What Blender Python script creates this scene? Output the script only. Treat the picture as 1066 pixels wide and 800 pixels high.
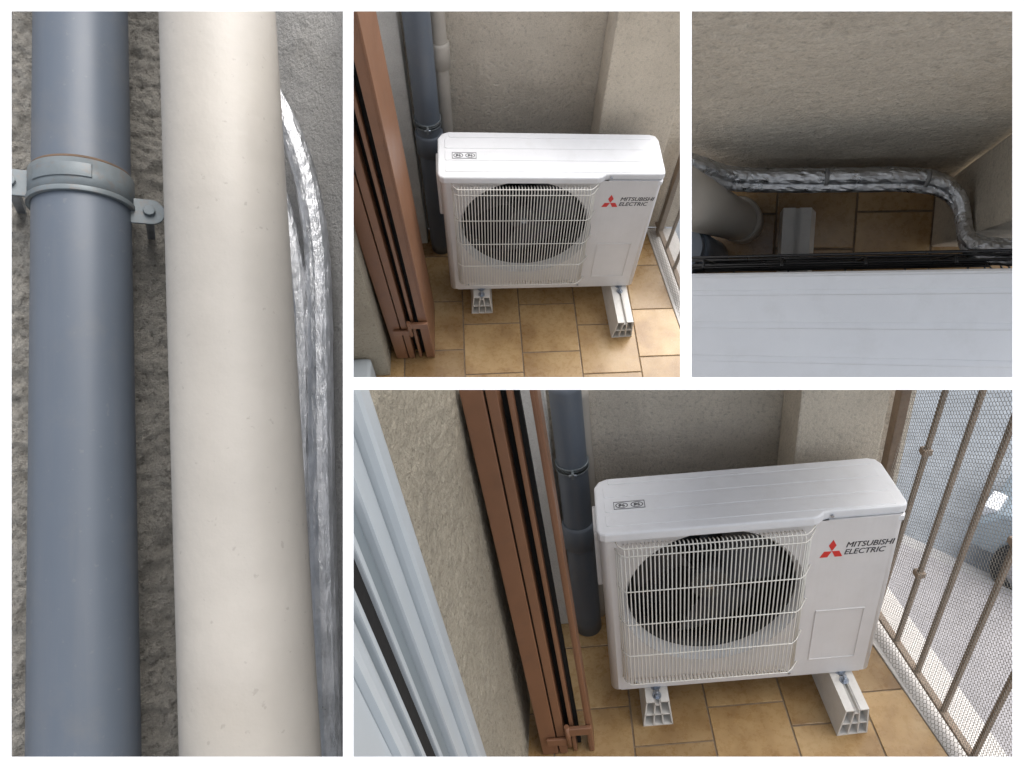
import bpy, bmesh, math, random
from mathutils import Matrix, Vector, noise

random.seed(7)
S = bpy.context.scene
for o in list(bpy.data.objects):
    bpy.data.objects.remove(o)
COL = S.collection

# ------------------------------------------------------------------ camera
# The place: a white display wall with four openings; behind each opening stands a
# full-size mock-up of a corner of a balcony.  World axes = axes of the largest mock-up.
def mat3(rows):
    return Matrix(rows)

R4 = mat3(((0.9966866, -0.0424513, -0.0693803), (-0.0813371, -0.5189532, -0.8509241), (0.0001177, 0.8537479, -0.5206866)))
T4 = Vector((0.0793185, 0.9444282, 2.0756837))
CAM_POS = -(R4.transposed() @ T4)
RIGHT, DOWN, FWD = Vector(R4[0]), Vector(R4[1]), Vector(R4[2])
VIEW_W = Matrix((RIGHT, DOWN, FWD)).transposed()          # columns right / down / forward

cam_d = bpy.data.cameras.new('camera')
cam = bpy.data.objects.new('camera', cam_d)
COL.objects.link(cam)
cm = Matrix((RIGHT, -DOWN, -FWD)).transposed().to_4x4()
cm.translation = CAM_POS
cam.matrix_world = cm
cam_d.sensor_width = 36.0
cam_d.lens = 36.0 * 700.0 / 1066.0
cam_d.shift_x = (533.0 - 610.0) / 1066.0
cam_d.clip_start = 0.02
cam_d.clip_end = 2000
S.camera = cam

# ------------------------------------------------------------------ light
SUN_DIR = Vector((0.45, 0.02, 0.85)).normalized()         # towards the sun
w = bpy.data.worlds.new('World'); S.world = w; w.use_nodes = True
nt = w.node_tree
sky = nt.nodes.new('ShaderNodeTexSky'); sky.sky_type = 'NISHITA'; sky.sun_disc = False
sky.sun_elevation = math.asin(SUN_DIR.z)
sky.sun_rotation = math.atan2(SUN_DIR.x, SUN_DIR.y)
sky.air_density = 0.8; sky.dust_density = 3.0; sky.ozone_density = 1.0
hs = nt.nodes.new('ShaderNodeHueSaturation'); hs.inputs['Saturation'].default_value = 0.35   # thin overcast
nt.links.new(sky.outputs[0], hs.inputs['Color'])
nt.links.new(hs.outputs[0], nt.nodes['Background'].inputs[0])
nt.nodes['Background'].inputs[1].default_value = 0.15
sd = bpy.data.lights.new('sun', 'SUN'); sd.energy = 1.3; sd.angle = math.radians(60); sd.color = (1.0, 0.97, 0.93)
sun = bpy.data.objects.new('sun', sd); COL.objects.link(sun)
sun.rotation_euler = SUN_DIR.to_track_quat('Z', 'Y').to_euler()
S.view_settings.view_transform = 'Standard'
S.view_settings.look = 'None'
S.view_settings.exposure = 0.95
S.view_settings.gamma = 1.0
S.view_settings.use_curve_mapping = False
S.render.engine = 'CYCLES'
S.cycles.max_bounces = 8
S.cycles.diffuse_bounces = 5

# ------------------------------------------------------------------ materials
MATS = {}
def lin(c):
    return tuple(c) + (1.0,)

def base_mat(name, col, rough=0.5, metal=0.0, spec=0.5):
    m = bpy.data.materials.new(name); m.use_nodes = True
    b = m.node_tree.nodes['Principled BSDF']
    b.inputs['Base Color'].default_value = lin(col)
    b.inputs['Roughness'].default_value = rough
    b.inputs['Metallic'].default_value = metal
    b.inputs['Specular IOR Level'].default_value = spec
    MATS[name] = m
    return m, m.node_tree, b

def N(t, kind, **kw):
    n = t.nodes.new(kind)
    for k, v in kw.items():
        if k in n.inputs: n.inputs[k].default_value = v
        else: setattr(n, k, v)
    return n

def ramp(t, src, stops):
    r = t.nodes.new('ShaderNodeValToRGB')
    els = r.color_ramp.elements
    while len(els) < len(stops): els.new(0.5)
    for e, (p, c) in zip(els, stops):
        e.position = p; e.color = lin(c) if len(c) == 3 else c
    t.links.new(src, r.inputs[0])
    return r

def mixc(t, fac, a, b, mode='MIX'):
    n = t.nodes.new('ShaderNodeMix'); n.data_type = 'RGBA'; n.blend_type = mode
    if hasattr(fac, 'links'): t.links.new(fac, n.inputs[0])
    else: n.inputs[0].default_value = fac
    for s, v in ((6, a), (7, b)):
        if hasattr(v, 'links'): t.links.new(v, n.inputs[s])
        else: n.inputs[s].default_value = lin(v)
    return n.outputs[2]

def coords(t, scale=(1, 1, 1)):
    tc = t.nodes.new('ShaderNodeTexCoord'); mp = t.nodes.new('ShaderNodeMapping')
    mp.inputs['Scale'].default_value = scale
    t.links.new(tc.outputs['Object'], mp.inputs[0])
    return mp.outputs[0]

def noise_tex(t, vec, scale, detail=4, rough=0.55):
    n = N(t, 'ShaderNodeTexNoise', Scale=scale, Detail=detail, Roughness=rough)
    t.links.new(vec, n.inputs['Vector'])
    return n.outputs[0]

def bump(t, b, h, strength, dist, prev=None):
    n = t.nodes.new('ShaderNodeBump'); n.inputs['Strength'].default_value = strength; n.inputs['Distance'].default_value = dist
    t.links.new(h, n.inputs['Height'])
    if prev is not None: t.links.new(prev, n.inputs['Normal'])
    t.links.new(n.outputs[0], b.inputs['Normal'])
    return n.outputs[0]

def worn(name, col, rough=0.4, var=0.12, scale=9, bmp=0.0, bscale=120, metal=0.0, dirt=None, dirt_amt=0.4, specks=None, speck_scale=70, streak=None):
    """painted or moulded surface with mild tone and gloss variation, optional dirt blotches"""
    m, t, b = base_mat(name, col, rough, metal)
    v = coords(t)
    n = noise_tex(t, v, scale, 6, 0.6)
    lo = tuple(c * (1 - var) for c in col); hi = tuple(min(1, c * (1 + var * 0.6)) for c in col)
    r = ramp(t, n, ((0.3, lo), (0.7, hi)))
    out = r.outputs[0]
    if dirt:
        n2 = noise_tex(t, v, scale * 3.1, 8, 0.7)
        f = ramp(t, n2, ((0.52, (0, 0, 0)), (0.74, (dirt_amt,) * 3)))
        out = mixc(t, f.outputs[0], out, dirt)
    if streak:          # rain and dust runs, long in the upright direction
        n4 = noise_tex(t, coords(t, (1, 1, 0.07)), 45, 5, 0.65)
        f = ramp(t, n4, ((0.5, (0, 0, 0)), (0.75, (0.3,) * 3)))
        out = mixc(t, f.outputs[0], out, streak)
    if specks:          # small chips and splashes
        n3 = noise_tex(t, v, speck_scale, 3, 0.5)
        f = ramp(t, n3, ((0.68, (0, 0, 0)), (0.73, (0.75,) * 3)))
        out = mixc(t, f.outputs[0], out, specks)
    t.links.new(out, b.inputs['Base Color'])
    rr = ramp(t, n, ((0.2, (rough * 0.8,) * 3), (0.8, (min(1, rough * 1.25),) * 3)))
    t.links.new(rr.outputs[0], b.inputs['Roughness'])
    if bmp:
        bump(t, b, noise_tex(t, v, bscale, 3), bmp, 0.002)
    return m

def stucco(name, col, fine=260, coarse=70, depth=0.004, pit=0.5, stain=(0.2, 0.17, 0.13), stain_amt=0.35):
    m, t, b = base_mat(name, col, 0.92, 0, 0.2)
    v = coords(t)
    big = noise_tex(t, v, 3.3, 5, 0.6)
    med = noise_tex(t, v, coarse, 6, 0.62)
    fin = noise_tex(t, v, fine, 4, 0.7)
    lo = tuple(c * 0.84 for c in col); hi = tuple(c * 1.1 for c in col)
    c1 = ramp(t, big, ((0.3, lo), (0.7, hi))).outputs[0]
    pits = ramp(t, med, ((0.33, (1, 1, 1)), (0.47, (0, 0, 0)))).outputs[0]
    grit = ramp(t, fin, ((0.3, (0.82,) * 3), (0.62, (1.06,) * 3))).outputs[0]
    c2 = mixc(t, mixc(t, pit, (0, 0, 0), pits), c1, tuple(c * 0.55 for c in col))
    st = ramp(t, noise_tex(t, v, 7, 7, 0.7), ((0.55, (0, 0, 0)), (0.8, (stain_amt,) * 3))).outputs[0]
    c3 = mixc(t, st, c2, stain)
    t.links.new(mixc(t, 1.0, c3, grit, 'MULTIPLY'), b.inputs['Base Color'])
    p = bump(t, b, med, 1.0, depth * 1.6)
    bump(t, b, fin, 0.7, depth * 0.6, p)
    return m

worn('unit_white', (0.68, 0.665, 0.655), 0.40, 0.06, 5, 0.08, 260, dirt=(0.52, 0.50, 0.47), dirt_amt=0.22, streak=(0.58, 0.56, 0.535))
worn('unit_white_lit', (0.74, 0.745, 0.755), 0.34, 0.05, 6, 0.10, 240, dirt=(0.56, 0.55, 0.53), dirt_amt=0.25)  # casing white again, lightened and cooled in colour as if lit by the sky
worn('wire_white', (0.74, 0.72, 0.66), 0.4, 0.08, 20)
worn('shroud', (0.66, 0.66, 0.66), 0.45, 0.08, 9)
base_mat('black', (0.008, 0.008, 0.009), 0.7)
worn('fan_grey', (0.04, 0.041, 0.045), 0.5, 0.3, 14)
worn('coil', (0.016, 0.016, 0.018), 0.45, 0.4, 60)
worn('guard_black', (0.015, 0.015, 0.016), 0.3, 0.3, 30)
base_mat('logo_red', (0.62, 0.03, 0.025), 0.45)
base_mat('logo_ink', (0.03, 0.03, 0.035), 0.5)
worn('zinc', (0.42, 0.46, 0.52), 0.35, 0.25, 60, metal=1.0)
worn('pvc_foot', (0.68, 0.66, 0.62), 0.45, 0.08, 12, 0.08, 200, dirt=(0.42, 0.37, 0.30), dirt_amt=0.35)
worn('shutter_brown', (0.225, 0.108, 0.058), 0.42, 0.12, 6, 0.08, 160, dirt=(0.12, 0.07, 0.05), dirt_amt=0.35)
worn('grey_pvc', (0.112, 0.132, 0.16), 0.42, 0.07, 5, 0.03, 90, dirt=(0.19, 0.18, 0.165), dirt_amt=0.3, specks=(0.15, 0.162, 0.178), speck_scale=150, streak=(0.165, 0.17, 0.18))
worn('clamp_zinc', (0.175, 0.2, 0.21), 0.5, 0.2, 30, 0.08, 200, metal=0.2, dirt=(0.22, 0.12, 0.06), dirt_amt=0.45)
worn('cream_pipe', (0.44, 0.405, 0.355), 0.48, 0.10, 7, 0.35, 75, dirt=(0.40, 0.36, 0.31), dirt_amt=0.3, specks=(0.34, 0.31, 0.27), speck_scale=130, streak=(0.44, 0.40, 0.345))
worn('frame_white', (0.45, 0.49, 0.515), 0.32, 0.05, 6, 0.03, 100)
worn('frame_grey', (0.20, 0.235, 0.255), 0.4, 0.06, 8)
worn('rust', (0.13, 0.085, 0.055), 0.85, 0.3, 60)
worn('gap_black', (0.002, 0.002, 0.002), 0.9, 0.2, 30)  # near-black colour standing for the shade inside open gaps
worn('rail_brown', (0.25, 0.19, 0.14), 0.6, 0.25, 24, 0.3, 220, dirt=(0.20, 0.09, 0.045), dirt_amt=0.6)
worn('net_grey', (0.30, 0.28, 0.24), 0.5, 0.2, 40)
worn('curb_white', (0.62, 0.595, 0.565), 0.8, 0.1, 9, 0.4, 120, dirt=(0.4, 0.36, 0.33), dirt_amt=0.35)
worn('white_paint', (0.93, 0.93, 0.925), 0.75, 0.01, 3)
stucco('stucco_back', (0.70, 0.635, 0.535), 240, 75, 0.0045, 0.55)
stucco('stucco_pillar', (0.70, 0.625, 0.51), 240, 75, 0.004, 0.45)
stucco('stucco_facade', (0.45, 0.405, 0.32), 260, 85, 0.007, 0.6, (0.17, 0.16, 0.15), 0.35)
stucco('stucco_white', (0.66, 0.65, 0.62), 330, 110, 0.003, 0.2)
stucco('cement_rough', (0.54, 0.505, 0.445), 420, 120, 0.012, 1.0, (0.12, 0.115, 0.105), 0.5)
stucco('stucco_near', (0.50, 0.485, 0.46), 420, 160, 0.003, 0.15)

# foil tape, wrinkled mostly along the run of the tube
def foil(name, stretch, k, tone=1.0, dull=0.0):
    m, t, b = base_mat(name, (0.8, 0.81, 0.83), 0.3, 1.0)
    v = coords(t, stretch)
    a = noise_tex(t, v, 150, 5, 0.7)
    vo = N(t, 'ShaderNodeTexVoronoi', Scale=70.0); vo.feature = 'DISTANCE_TO_EDGE'
    t.links.new(v, vo.inputs['Vector'])
    p = bump(t, b, vo.outputs[0], 0.4, 0.003 * k)
    bump(t, b, a, 0.6, 0.003 * k, p)
    n = noise_tex(t, coords(t), 38, 5, 0.7)
    t.links.new(ramp(t, n, ((0.3, (0.2 + dull,) * 3), (0.75, (0.5 + dull,) * 3))).outputs[0], b.inputs['Roughness'])
    t.links.new(ramp(t, n, ((0.3, (0.62 * tone, 0.63 * tone, 0.64 * tone)), (0.6, (0.86 * tone, 0.87 * tone, 0.89 * tone)))).outputs[0], b.inputs['Base Color'])
foil('foil', (0.6, 1, 1), 1.6)
foil('foil_upright', (1, 1, 0.3), 1.3, 0.92, 0.06)
worn('foil_sleeve', (0.33, 0.335, 0.335), 0.38, 0.2, 30, 0.25, 160, metal=0.25, streak=(0.6, 0.6, 0.6))
worn('tie_white', (0.25, 0.25, 0.25), 0.4, 0.1)

# floor tiles: ochre stoneware with cloudy darker middles, differing from tile to tile
m, t, b = base_mat('tile', (0.36, 0.22, 0.1), 0.32)
v = coords(t)
oi = t.nodes.new('ShaderNodeObjectInfo')
add = t.nodes.new('ShaderNodeVectorMath'); add.operation = 'ADD'
cmb = t.nodes.new('ShaderNodeCombineXYZ')
mu = N(t, 'ShaderNodeMath', operation='MULTIPLY'); mu.inputs[1].default_value = 37.0
t.links.new(oi.outputs['Random'], mu.inputs[0]); t.links.new(mu.outputs[0], cmb.inputs[0]); t.links.new(mu.outputs[0], cmb.inputs[2])
t.links.new(v, add.inputs[0]); t.links.new(cmb.outputs[0], add.inputs[1])
n1 = noise_tex(t, add.outputs[0], 6.5, 5, 0.55)
n2 = noise_tex(t, add.outputs[0], 46, 6, 0.7)
c1 = ramp(t, n1, ((0.32, (0.27, 0.155, 0.062)), (0.5, (0.43, 0.285, 0.135)), (0.68, (0.54, 0.39, 0.21)))).outputs[0]
c2 = mixc(t, 0.22, c1, ramp(t, n2, ((0.35, (0.33, 0.20, 0.09)), (0.65, (0.56, 0.41, 0.23)))).outputs[0])
tone = ramp(t, oi.outputs['Random'], ((0.0, (0.60, 0.565, 0.52)), (1.0, (0.92, 0.89, 0.83)))).outputs[0]
t.links.new(mixc(t, 1.0, c2, tone, 'MULTIPLY'), b.inputs['Base Color'])
t.links.new(ramp(t, n2, ((0.3, (0.2,) * 3), (0.7, (0.38,) * 3))).outputs[0], b.inputs['Roughness'])
bump(t, b, n2, 0.15, 0.002)
worn('grout', (0.23, 0.175, 0.12), 0.9, 0.3, 30, 0.4, 200)

stucco('pavement', (0.37, 0.355, 0.36), 40, 14, 0.003, 0.1)
stucco('asphalt', (0.24, 0.262, 0.285), 60, 22, 0.006, 0.25, (0.36, 0.40, 0.42), 0.4)
stucco('kerb', (0.42, 0.41, 0.40), 60, 20, 0.003, 0.2)
worn('car_paint', (0.30, 0.36, 0.40), 0.25, 0.04, 2, metal=0.4)
base_mat('car_glass', (0.02, 0.025, 0.03), 0.08)
worn('tyre', (0.02, 0.02, 0.02), 0.8, 0.2, 20)
worn('rim', (0.5, 0.5, 0.52), 0.3, 0.1, 10, metal=0.9)
base_mat('lamp_clear', (0.75, 0.77, 0.8), 0.15)

# ------------------------------------------------------------------ mesh helpers
class MB:
    def __init__(self):
        self.v = []; self.f = []; self.sm = []
    def add(self, verts, faces, smooth=False):
        o = len(self.v)
        self.v += [Vector(p) for p in verts]
        self.f += [tuple(i + o for i in f) for f in faces]
        self.sm += [smooth] * len(faces)
        return self
    def box(self, x0, x1, y0, y1, z0, z1):
        v = [(x, y, z) for z in (z0, z1) for y in (y0, y1) for x in (x0, x1)]
        return self.add(v, [(0, 2, 3, 1), (4, 5, 7, 6), (0, 1, 5, 4), (2, 6, 7, 3), (0, 4, 6, 2), (1, 3, 7, 5)])
    def prism(self, poly, a, b, axis='z', smooth=False):
        """extrude a CCW polygon between a and b along axis"""
        def P(u, w_, h):
            return {'z': (u, w_, h), 'y': (u, h, w_), 'x': (h, u, w_)}[axis]
        n = len(poly)
        v = [P(u, q, a) for u, q in poly] + [P(u, q, b) for u, q in poly]
        f = [tuple(range(n))[::-1], tuple(range(n, 2 * n))]
        self.add(v, f)
        self.add(v, [(i, (i + 1) % n, n + (i + 1) % n, n + i) for i in range(n)], smooth)
        return self
    def tube(self, path, r, n=10, caps=True, smooth=True, jitter=0.0):
        path = [Vector(p) for p in path]
        rings = []; up = None
        for i, p in enumerate(path):
            d = (path[min(i + 1, len(path) - 1)] - path[max(i - 1, 0)]).normalized()
            if up is None:
                up = d.orthogonal().normalized()
            up = (up - up.dot(d) * d).normalized()
            sd_ = d.cross(up)
            rr = r[i] if isinstance(r, (list, tuple)) else r
            ring = []
            for k in range(n):
                a = 2 * math.pi * k / n
                q = rr
                if jitter:
                    q *= 1 + jitter * noise.noise(Vector((p.x * 110 + math.cos(a) * 5, p.y * 110 + math.sin(a) * 5, p.z * 110)))
                ring.append(p + (up * math.cos(a) + sd_ * math.sin(a)) * q)
            rings.append(ring)
        v = [q for ring in rings for q in ring]
        f = []
        for i in range(len(rings) - 1):
            for k in range(n):
                a, b_ = i * n + k, i * n + (k + 1) % n
                f.append((a, b_, b_ + n, a + n))
        self.add(v, f, smooth)
        if caps:
            m_ = (len(rings) - 1) * n
            self.add(v, [tuple(range(n))[::-1], tuple(range(m_, m_ + n))])
        return self
    def ring(self, c, r0, r1, z0, z1, n=40, axis='z', a0=0.0, a1=2 * math.pi, smooth=True):
        """tube wall (inner r0, outer r1) about an axis through c"""
        full = abs(a1 - a0 - 2 * math.pi) < 1e-6
        k = n if full else n + 1
        def P(r, a, h):
            u, q = r * math.cos(a), r * math.sin(a)
            return {'z': (c[0] + u, c[1] + q, c[2] + h), 'y': (c[0] + u, c[1] + h, c[2] + q), 'x': (c[0] + h, c[1] + u, c[2] + q)}[axis]
        v = []
        for i in range(k):
            a = a0 + (a1 - a0) * i / n
            v += [P(r1, a, z0), P(r1, a, z1), P(r0, a, z1), P(r0, a, z0)]
        f = []; fs = []
        for i in range(n):
            a, b_ = i * 4, ((i + 1) % k) * 4
            f += [(a, b_, b_ + 1, a + 1), (a + 2, b_ + 2, b_ + 3, a + 3)]
            fs += [(a + 1, b_ + 1, b_ + 2, a + 2), (a + 3, b_ + 3, b_, a)]
        if not full:
            e = (k - 1) * 4
            fs += [(0, 1, 2, 3), (e + 3, e + 2, e + 1, e)]
        self.add(v, f, smooth); self.add(v, fs)
        return self
    def map(self, fn):
        self.v = [Vector(fn(p)) for p in self.v]; return self

class Place:
    """one mock-up: a rigid frame, its objects, and the view planes that bound it"""
    def __init__(self, mat, clips):
        self.m = mat; self.clips = clips; self.tops = []

CUR = None
def setp(o, label=None, cat=None, group=None, kind=None):
    for k, v_ in (('label', label), ('category', cat), ('group', group), ('kind', kind)):
        if v_: o[k] = v_
    return o

def mesh_data(name, mb, mat, origin=(0, 0, 0), bevel=0.0, seg=2):
    me = bpy.data.meshes.new(name)
    og = Vector(origin)
    me.from_pydata([p - og for p in mb.v], [], mb.f)
    me.polygons.foreach_set('use_smooth', mb.sm)
    bm = bmesh.new(); bm.from_mesh(me)
    bmesh.ops.remove_doubles(bm, verts=bm.verts, dist=1e-6)
    bmesh.ops.recalc_face_normals(bm, faces=bm.faces)
    if bevel:
        ed = [e for e in bm.edges if len(e.link_faces) == 2 and e.calc_face_angle(0) > 0.5]
        bmesh.ops.bevel(bm, geom=ed, offset=bevel, segments=seg, affect='EDGES', profile=0.6, clamp_overlap=True)
    bm.to_mesh(me); bm.free()
    me.materials.append(MATS[mat])
    return me

def top(name, loc, label=None, cat=None, group=None, kind=None, mb=None, mat=None, bevel=0.0, rot=0.0):
    """a top-level object of the current place: an Empty at loc, or one mesh"""
    d = mesh_data(name, mb, mat, loc, bevel) if mb else None
    o = bpy.data.objects.new(name, d); COL.objects.link(o)
    o.matrix_world = CUR.m @ Matrix.Translation(loc) @ Matrix.Rotation(rot, 4, 'Z')
    setp(o, label, cat, group, kind)
    o['o'] = list(loc)
    CUR.tops.append(o)
    return o

def part(name, mb, mat, parent, bevel=0.0, label=None, kind=None, seg=2):
    """mesh part; coordinates are those of the place, stored relative to the thing's base"""
    r = parent
    while r.parent: r = r.parent
    me = mesh_data(name, mb, mat, r['o'], bevel, seg)
    o = bpy.data.objects.new(name, me); COL.objects.link(o); o.parent = parent
    setp(o, label, kind=kind)
    return o

def piece(name, me, parent, loc, rot=None):
    """repeat of a shared mesh; loc is relative to the thing's base"""
    o = bpy.data.objects.new(name, me); COL.objects.link(o); o.parent = parent; o.location = loc
    if rot: o.rotation_euler = rot
    return o

def world_of(o):
    m_ = o.matrix_basis.copy()
    while o.parent:
        o = o.parent; m_ = o.matrix_basis @ m_
    return m_

def clip_place(pl):
    """saw everything off at the view planes"""
    def kill(o):
        for c in list(o.children): kill(c)
        bpy.data.objects.remove(o)
    def visit(o):
        for c in list(o.children): visit(c)
        if o.type != 'MESH':
            if not o.children: kill(o)
            return
        mw = world_of(o); inv = mw.inverted()
        for co, no in pl.clips:
            lc = inv @ co; ln = (mw.to_3x3().transposed() @ no).normalized()
            ds = [(Vector(b_) - lc).dot(ln) for b_ in o.bound_box] if o.data.vertices else [1]
            ds = [(v_.co - lc).dot(ln) for v_ in o.data.vertices]
            if not ds or min(ds) >= 0:
                if not ds or len(o.data.polygons) == 0:
                    break
                if max(ds) > 0: pass
            if ds and max(ds) <= 0:
                continue
            if not ds or min(ds) >= 0:
                if o.children:
                    o.data = bpy.data.meshes.new('empty'); return
                bpy.data.objects.remove(o); return
            if o.data.users > 1: o.data = o.data.copy()
            bm = bmesh.new(); bm.from_mesh(o.data)
            g = bm.verts[:] + bm.edges[:] + bm.faces[:]
            res = bmesh.ops.bisect_plane(bm, geom=g, dist=1e-6, plane_co=lc, plane_no=ln, clear_outer=True)
            ed = [e for e in res['geom_cut'] if isinstance(e, bmesh.types.BMEdge) and e.is_valid]
            try:
                bmesh.ops.holes_fill(bm, edges=ed, sides=0)
            except Exception:
                pass
            bm.to_mesh(o.data); bm.free()
    for o in list(pl.tops): visit(o)

# ------------------------------------------------------------------ display wall, view cuts and added light baffle
def ray(px, py):
    return (RIGHT * ((px - 610.0) / 700.0) + DOWN * ((py - 400.0) / 700.0) + FWD)
BOARD = 0.48
def at(px, py, d):
    return CAM_POS + ray(px, py) * d

def vplane(px, side):     # upright radial plane; side=+1 keeps what lies right of it
    no = ray(px, 0).cross(ray(px, 800)).normalized()
    if no.dot(RIGHT) > 0: no = -no
    return (CAM_POS.copy(), no * side)        # normal points to what is sawn off
def hplane(py, side):     # side=+1 keeps what lies below it
    no = ray(0, py).cross(ray(1066, py)).normalized()
    if no.dot(DOWN) > 0: no = -no
    return (CAM_POS.copy(), no * side)

OPEN = ((12, 357, 12, 788), (368, 708, 12, 393), (720, 1054, 12, 393), (368, 1054, 406, 788))

xs = [-45, 12, 357, 368, 708, 720, 1054, 1111]
ys = [-35, 12, 393, 406, 788, 835]
def inside(x, y):
    return any(a < x < b_ and c < y < d for a, b_, c, d in OPEN)
mbw = MB()
T = 0.004
cache = {}
def bv(px, py, k):
    return at(px, py, BOARD + (T if k else 0.0))
for i in range(len(xs) - 1):
    for j in range(len(ys) - 1):
        if inside((xs[i] + xs[i + 1]) / 2, (ys[j] + ys[j + 1]) / 2): continue
        x0, x1, y0, y1 = xs[i], xs[i + 1], ys[j], ys[j + 1]
        q = [(x0, y0), (x1, y0), (x1, y1), (x0, y1)]
        mbw.add([bv(*p_, 0) for p_ in q], [(0, 1, 2, 3)])
        mbw.add([bv(*p_, 1) for p_ in q], [(3, 2, 1, 0)])
        for (ax, ay), (bx, by), nx, ny in (((x0, y0), (x1, y0), 0, -1), ((x1, y0), (x1, y1), 1, 0), ((x1, y1), (x0, y1), 0, 1), ((x0, y1), (x0, y0), -1, 0)):
            cx = (x0 + x1) / 2 + nx * ((x1 - x0) / 2 + 2); cy = (y0 + y1) / 2 + ny * ((y1 - y0) / 2 + 2)
            if inside(cx, cy) or not (-45 < cx < 1111 and -35 < cy < 835):
                mbw.add([bv(ax, ay, 0), bv(bx, by, 0), bv(bx, by, 1), bv(ax, ay, 1)], [(0, 1, 2, 3)])
CUR = Place(Matrix.Identity(4), [])
top('display_wall', tuple(at(533, 400, BOARD)), kind='structure', mb=mbw, mat='white_paint')

def slab(name, a, b_, d0, d1, nrm):
    mb_ = MB(); h = nrm * 0.0015
    q = [at(*a, d0), at(*b_, d0), at(*b_, d1), at(*a, d1)]
    mb_.add([p_ + h for p_ in q] + [p_ - h for p_ in q], [(0, 1, 2, 3), (7, 6, 5, 4), (0, 4, 5, 1), (1, 5, 6, 2), (2, 6, 7, 3), (3, 7, 4, 0)])
    top(name, tuple(q[0]), kind='structure', mb=mb_, mat='white_paint')
DB = BOARD + T + 0.001
slab('light_baffle', (362.5, -25), (362.5, 825), DB, 3.3, vplane(362.5, 1)[1])  # unseen baffle, added to keep light from the left out

def frame_of(R, Tv):
    """place axes -> world, from the axes and origin as seen from the viewing point"""
    m_ = (VIEW_W @ Matrix(R)).to_4x4()
    m_.translation = CAM_POS + VIEW_W @ Vector(Tv)
    return m_
R2 = ((0.9869823, -0.1108014, 0.1165717), (-0.0439467, -0.8830368, -0.4672416), (0.1547081, 0.4560362, -0.8764111))
T2 = (-0.5806205, -0.4078913, 2.8876933)
R3 = ((0.9527119, 0.0199772, -0.3032177), (0.0636255, -0.9888330, 0.1347634), (-0.2971395, -0.1476831, -0.9433440))
T3 = (0.4676427, -0.5409494, 1.8750737)
R1 = ((0.8539748, -0.5024202, -0.1352809), (-0.0251813, 0.2197859, -0.9752231), (0.5197047, 0.8362225, 0.1750400))
M3 = frame_of(R3, T3) @ Matrix.Translation((-0.14, -0.45, 0.135))
PIPES = Place(frame_of(R1, (0, 0, 0)), [vplane(360.5, -1)])
UPPER = Place(frame_of(R2, T2), [vplane(364.5, 1), vplane(712, -1), hplane(397.5, -1)])
BEHIND = Place(M3, [vplane(716, 1), hplane(397.5, -1)])
LOWER = Place(frame_of(tuple(R4), tuple(T4)), [vplane(364.5, 1), hplane(401.5, 1)])

# ------------------------------------------------------------------ builders
ZF = -0.135                       # tile surface; the unit's underside is z = 0
W_, H_, D_ = 0.80, 0.67, 0.21

def text_mesh(body, size, x0, x1, z0, y, shear=0.22):
    cu = bpy.data.curves.new('lettering', 'FONT'); cu.body = body; cu.size = size; cu.shear = shear; cu.offset = 0.0
    cu.extrude = 0.0004; cu.resolution_u = 3
    o = bpy.data.objects.new('lettering', cu); COL.objects.link(o)
    bpy.context.view_layer.update()
    me = bpy.data.meshes.new_from_object(o.evaluated_get(bpy.context.evaluated_depsgraph_get()))
    vs = [v_.co.copy() for v_ in me.vertices]; fs = [tuple(p_.vertices) for p_ in me.polygons]
    bpy.data.objects.remove(o); bpy.data.meshes.remove(me)
    xa = min(v_.x for v_ in vs); xb = max(v_.x for v_ in vs); k = (x1 - x0) / (xb - xa)
    mb_ = MB()
    for dx, dy in ((0, 0), (0.0007, 0.0002)):        # double strike for weight
        mb_.add([(x0 + dx + (v_.x - xa) * k, y + dy - v_.z, z0 + v_.y) for v_ in vs], fs)
    return mb_

def rounded(x0, x1, y0, y1, r, n=5, rs=None):
    rs = rs or (r, r, r, r); pts = []
    for (cx, cy, a), q in zip(((x0, y0, 180), (x1, y0, 270), (x1, y1, 0), (x0, y1, 90)), rs):
        ox = cx + q if cx == x0 else cx - q; oy = cy + q if cy == y0 else cy - q
        for i in range(n + 1):
            an = math.radians(a + 90 * i / n)
            pts.append((ox + q * math.cos(an), oy + q * math.sin(an)))
    return pts

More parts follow.
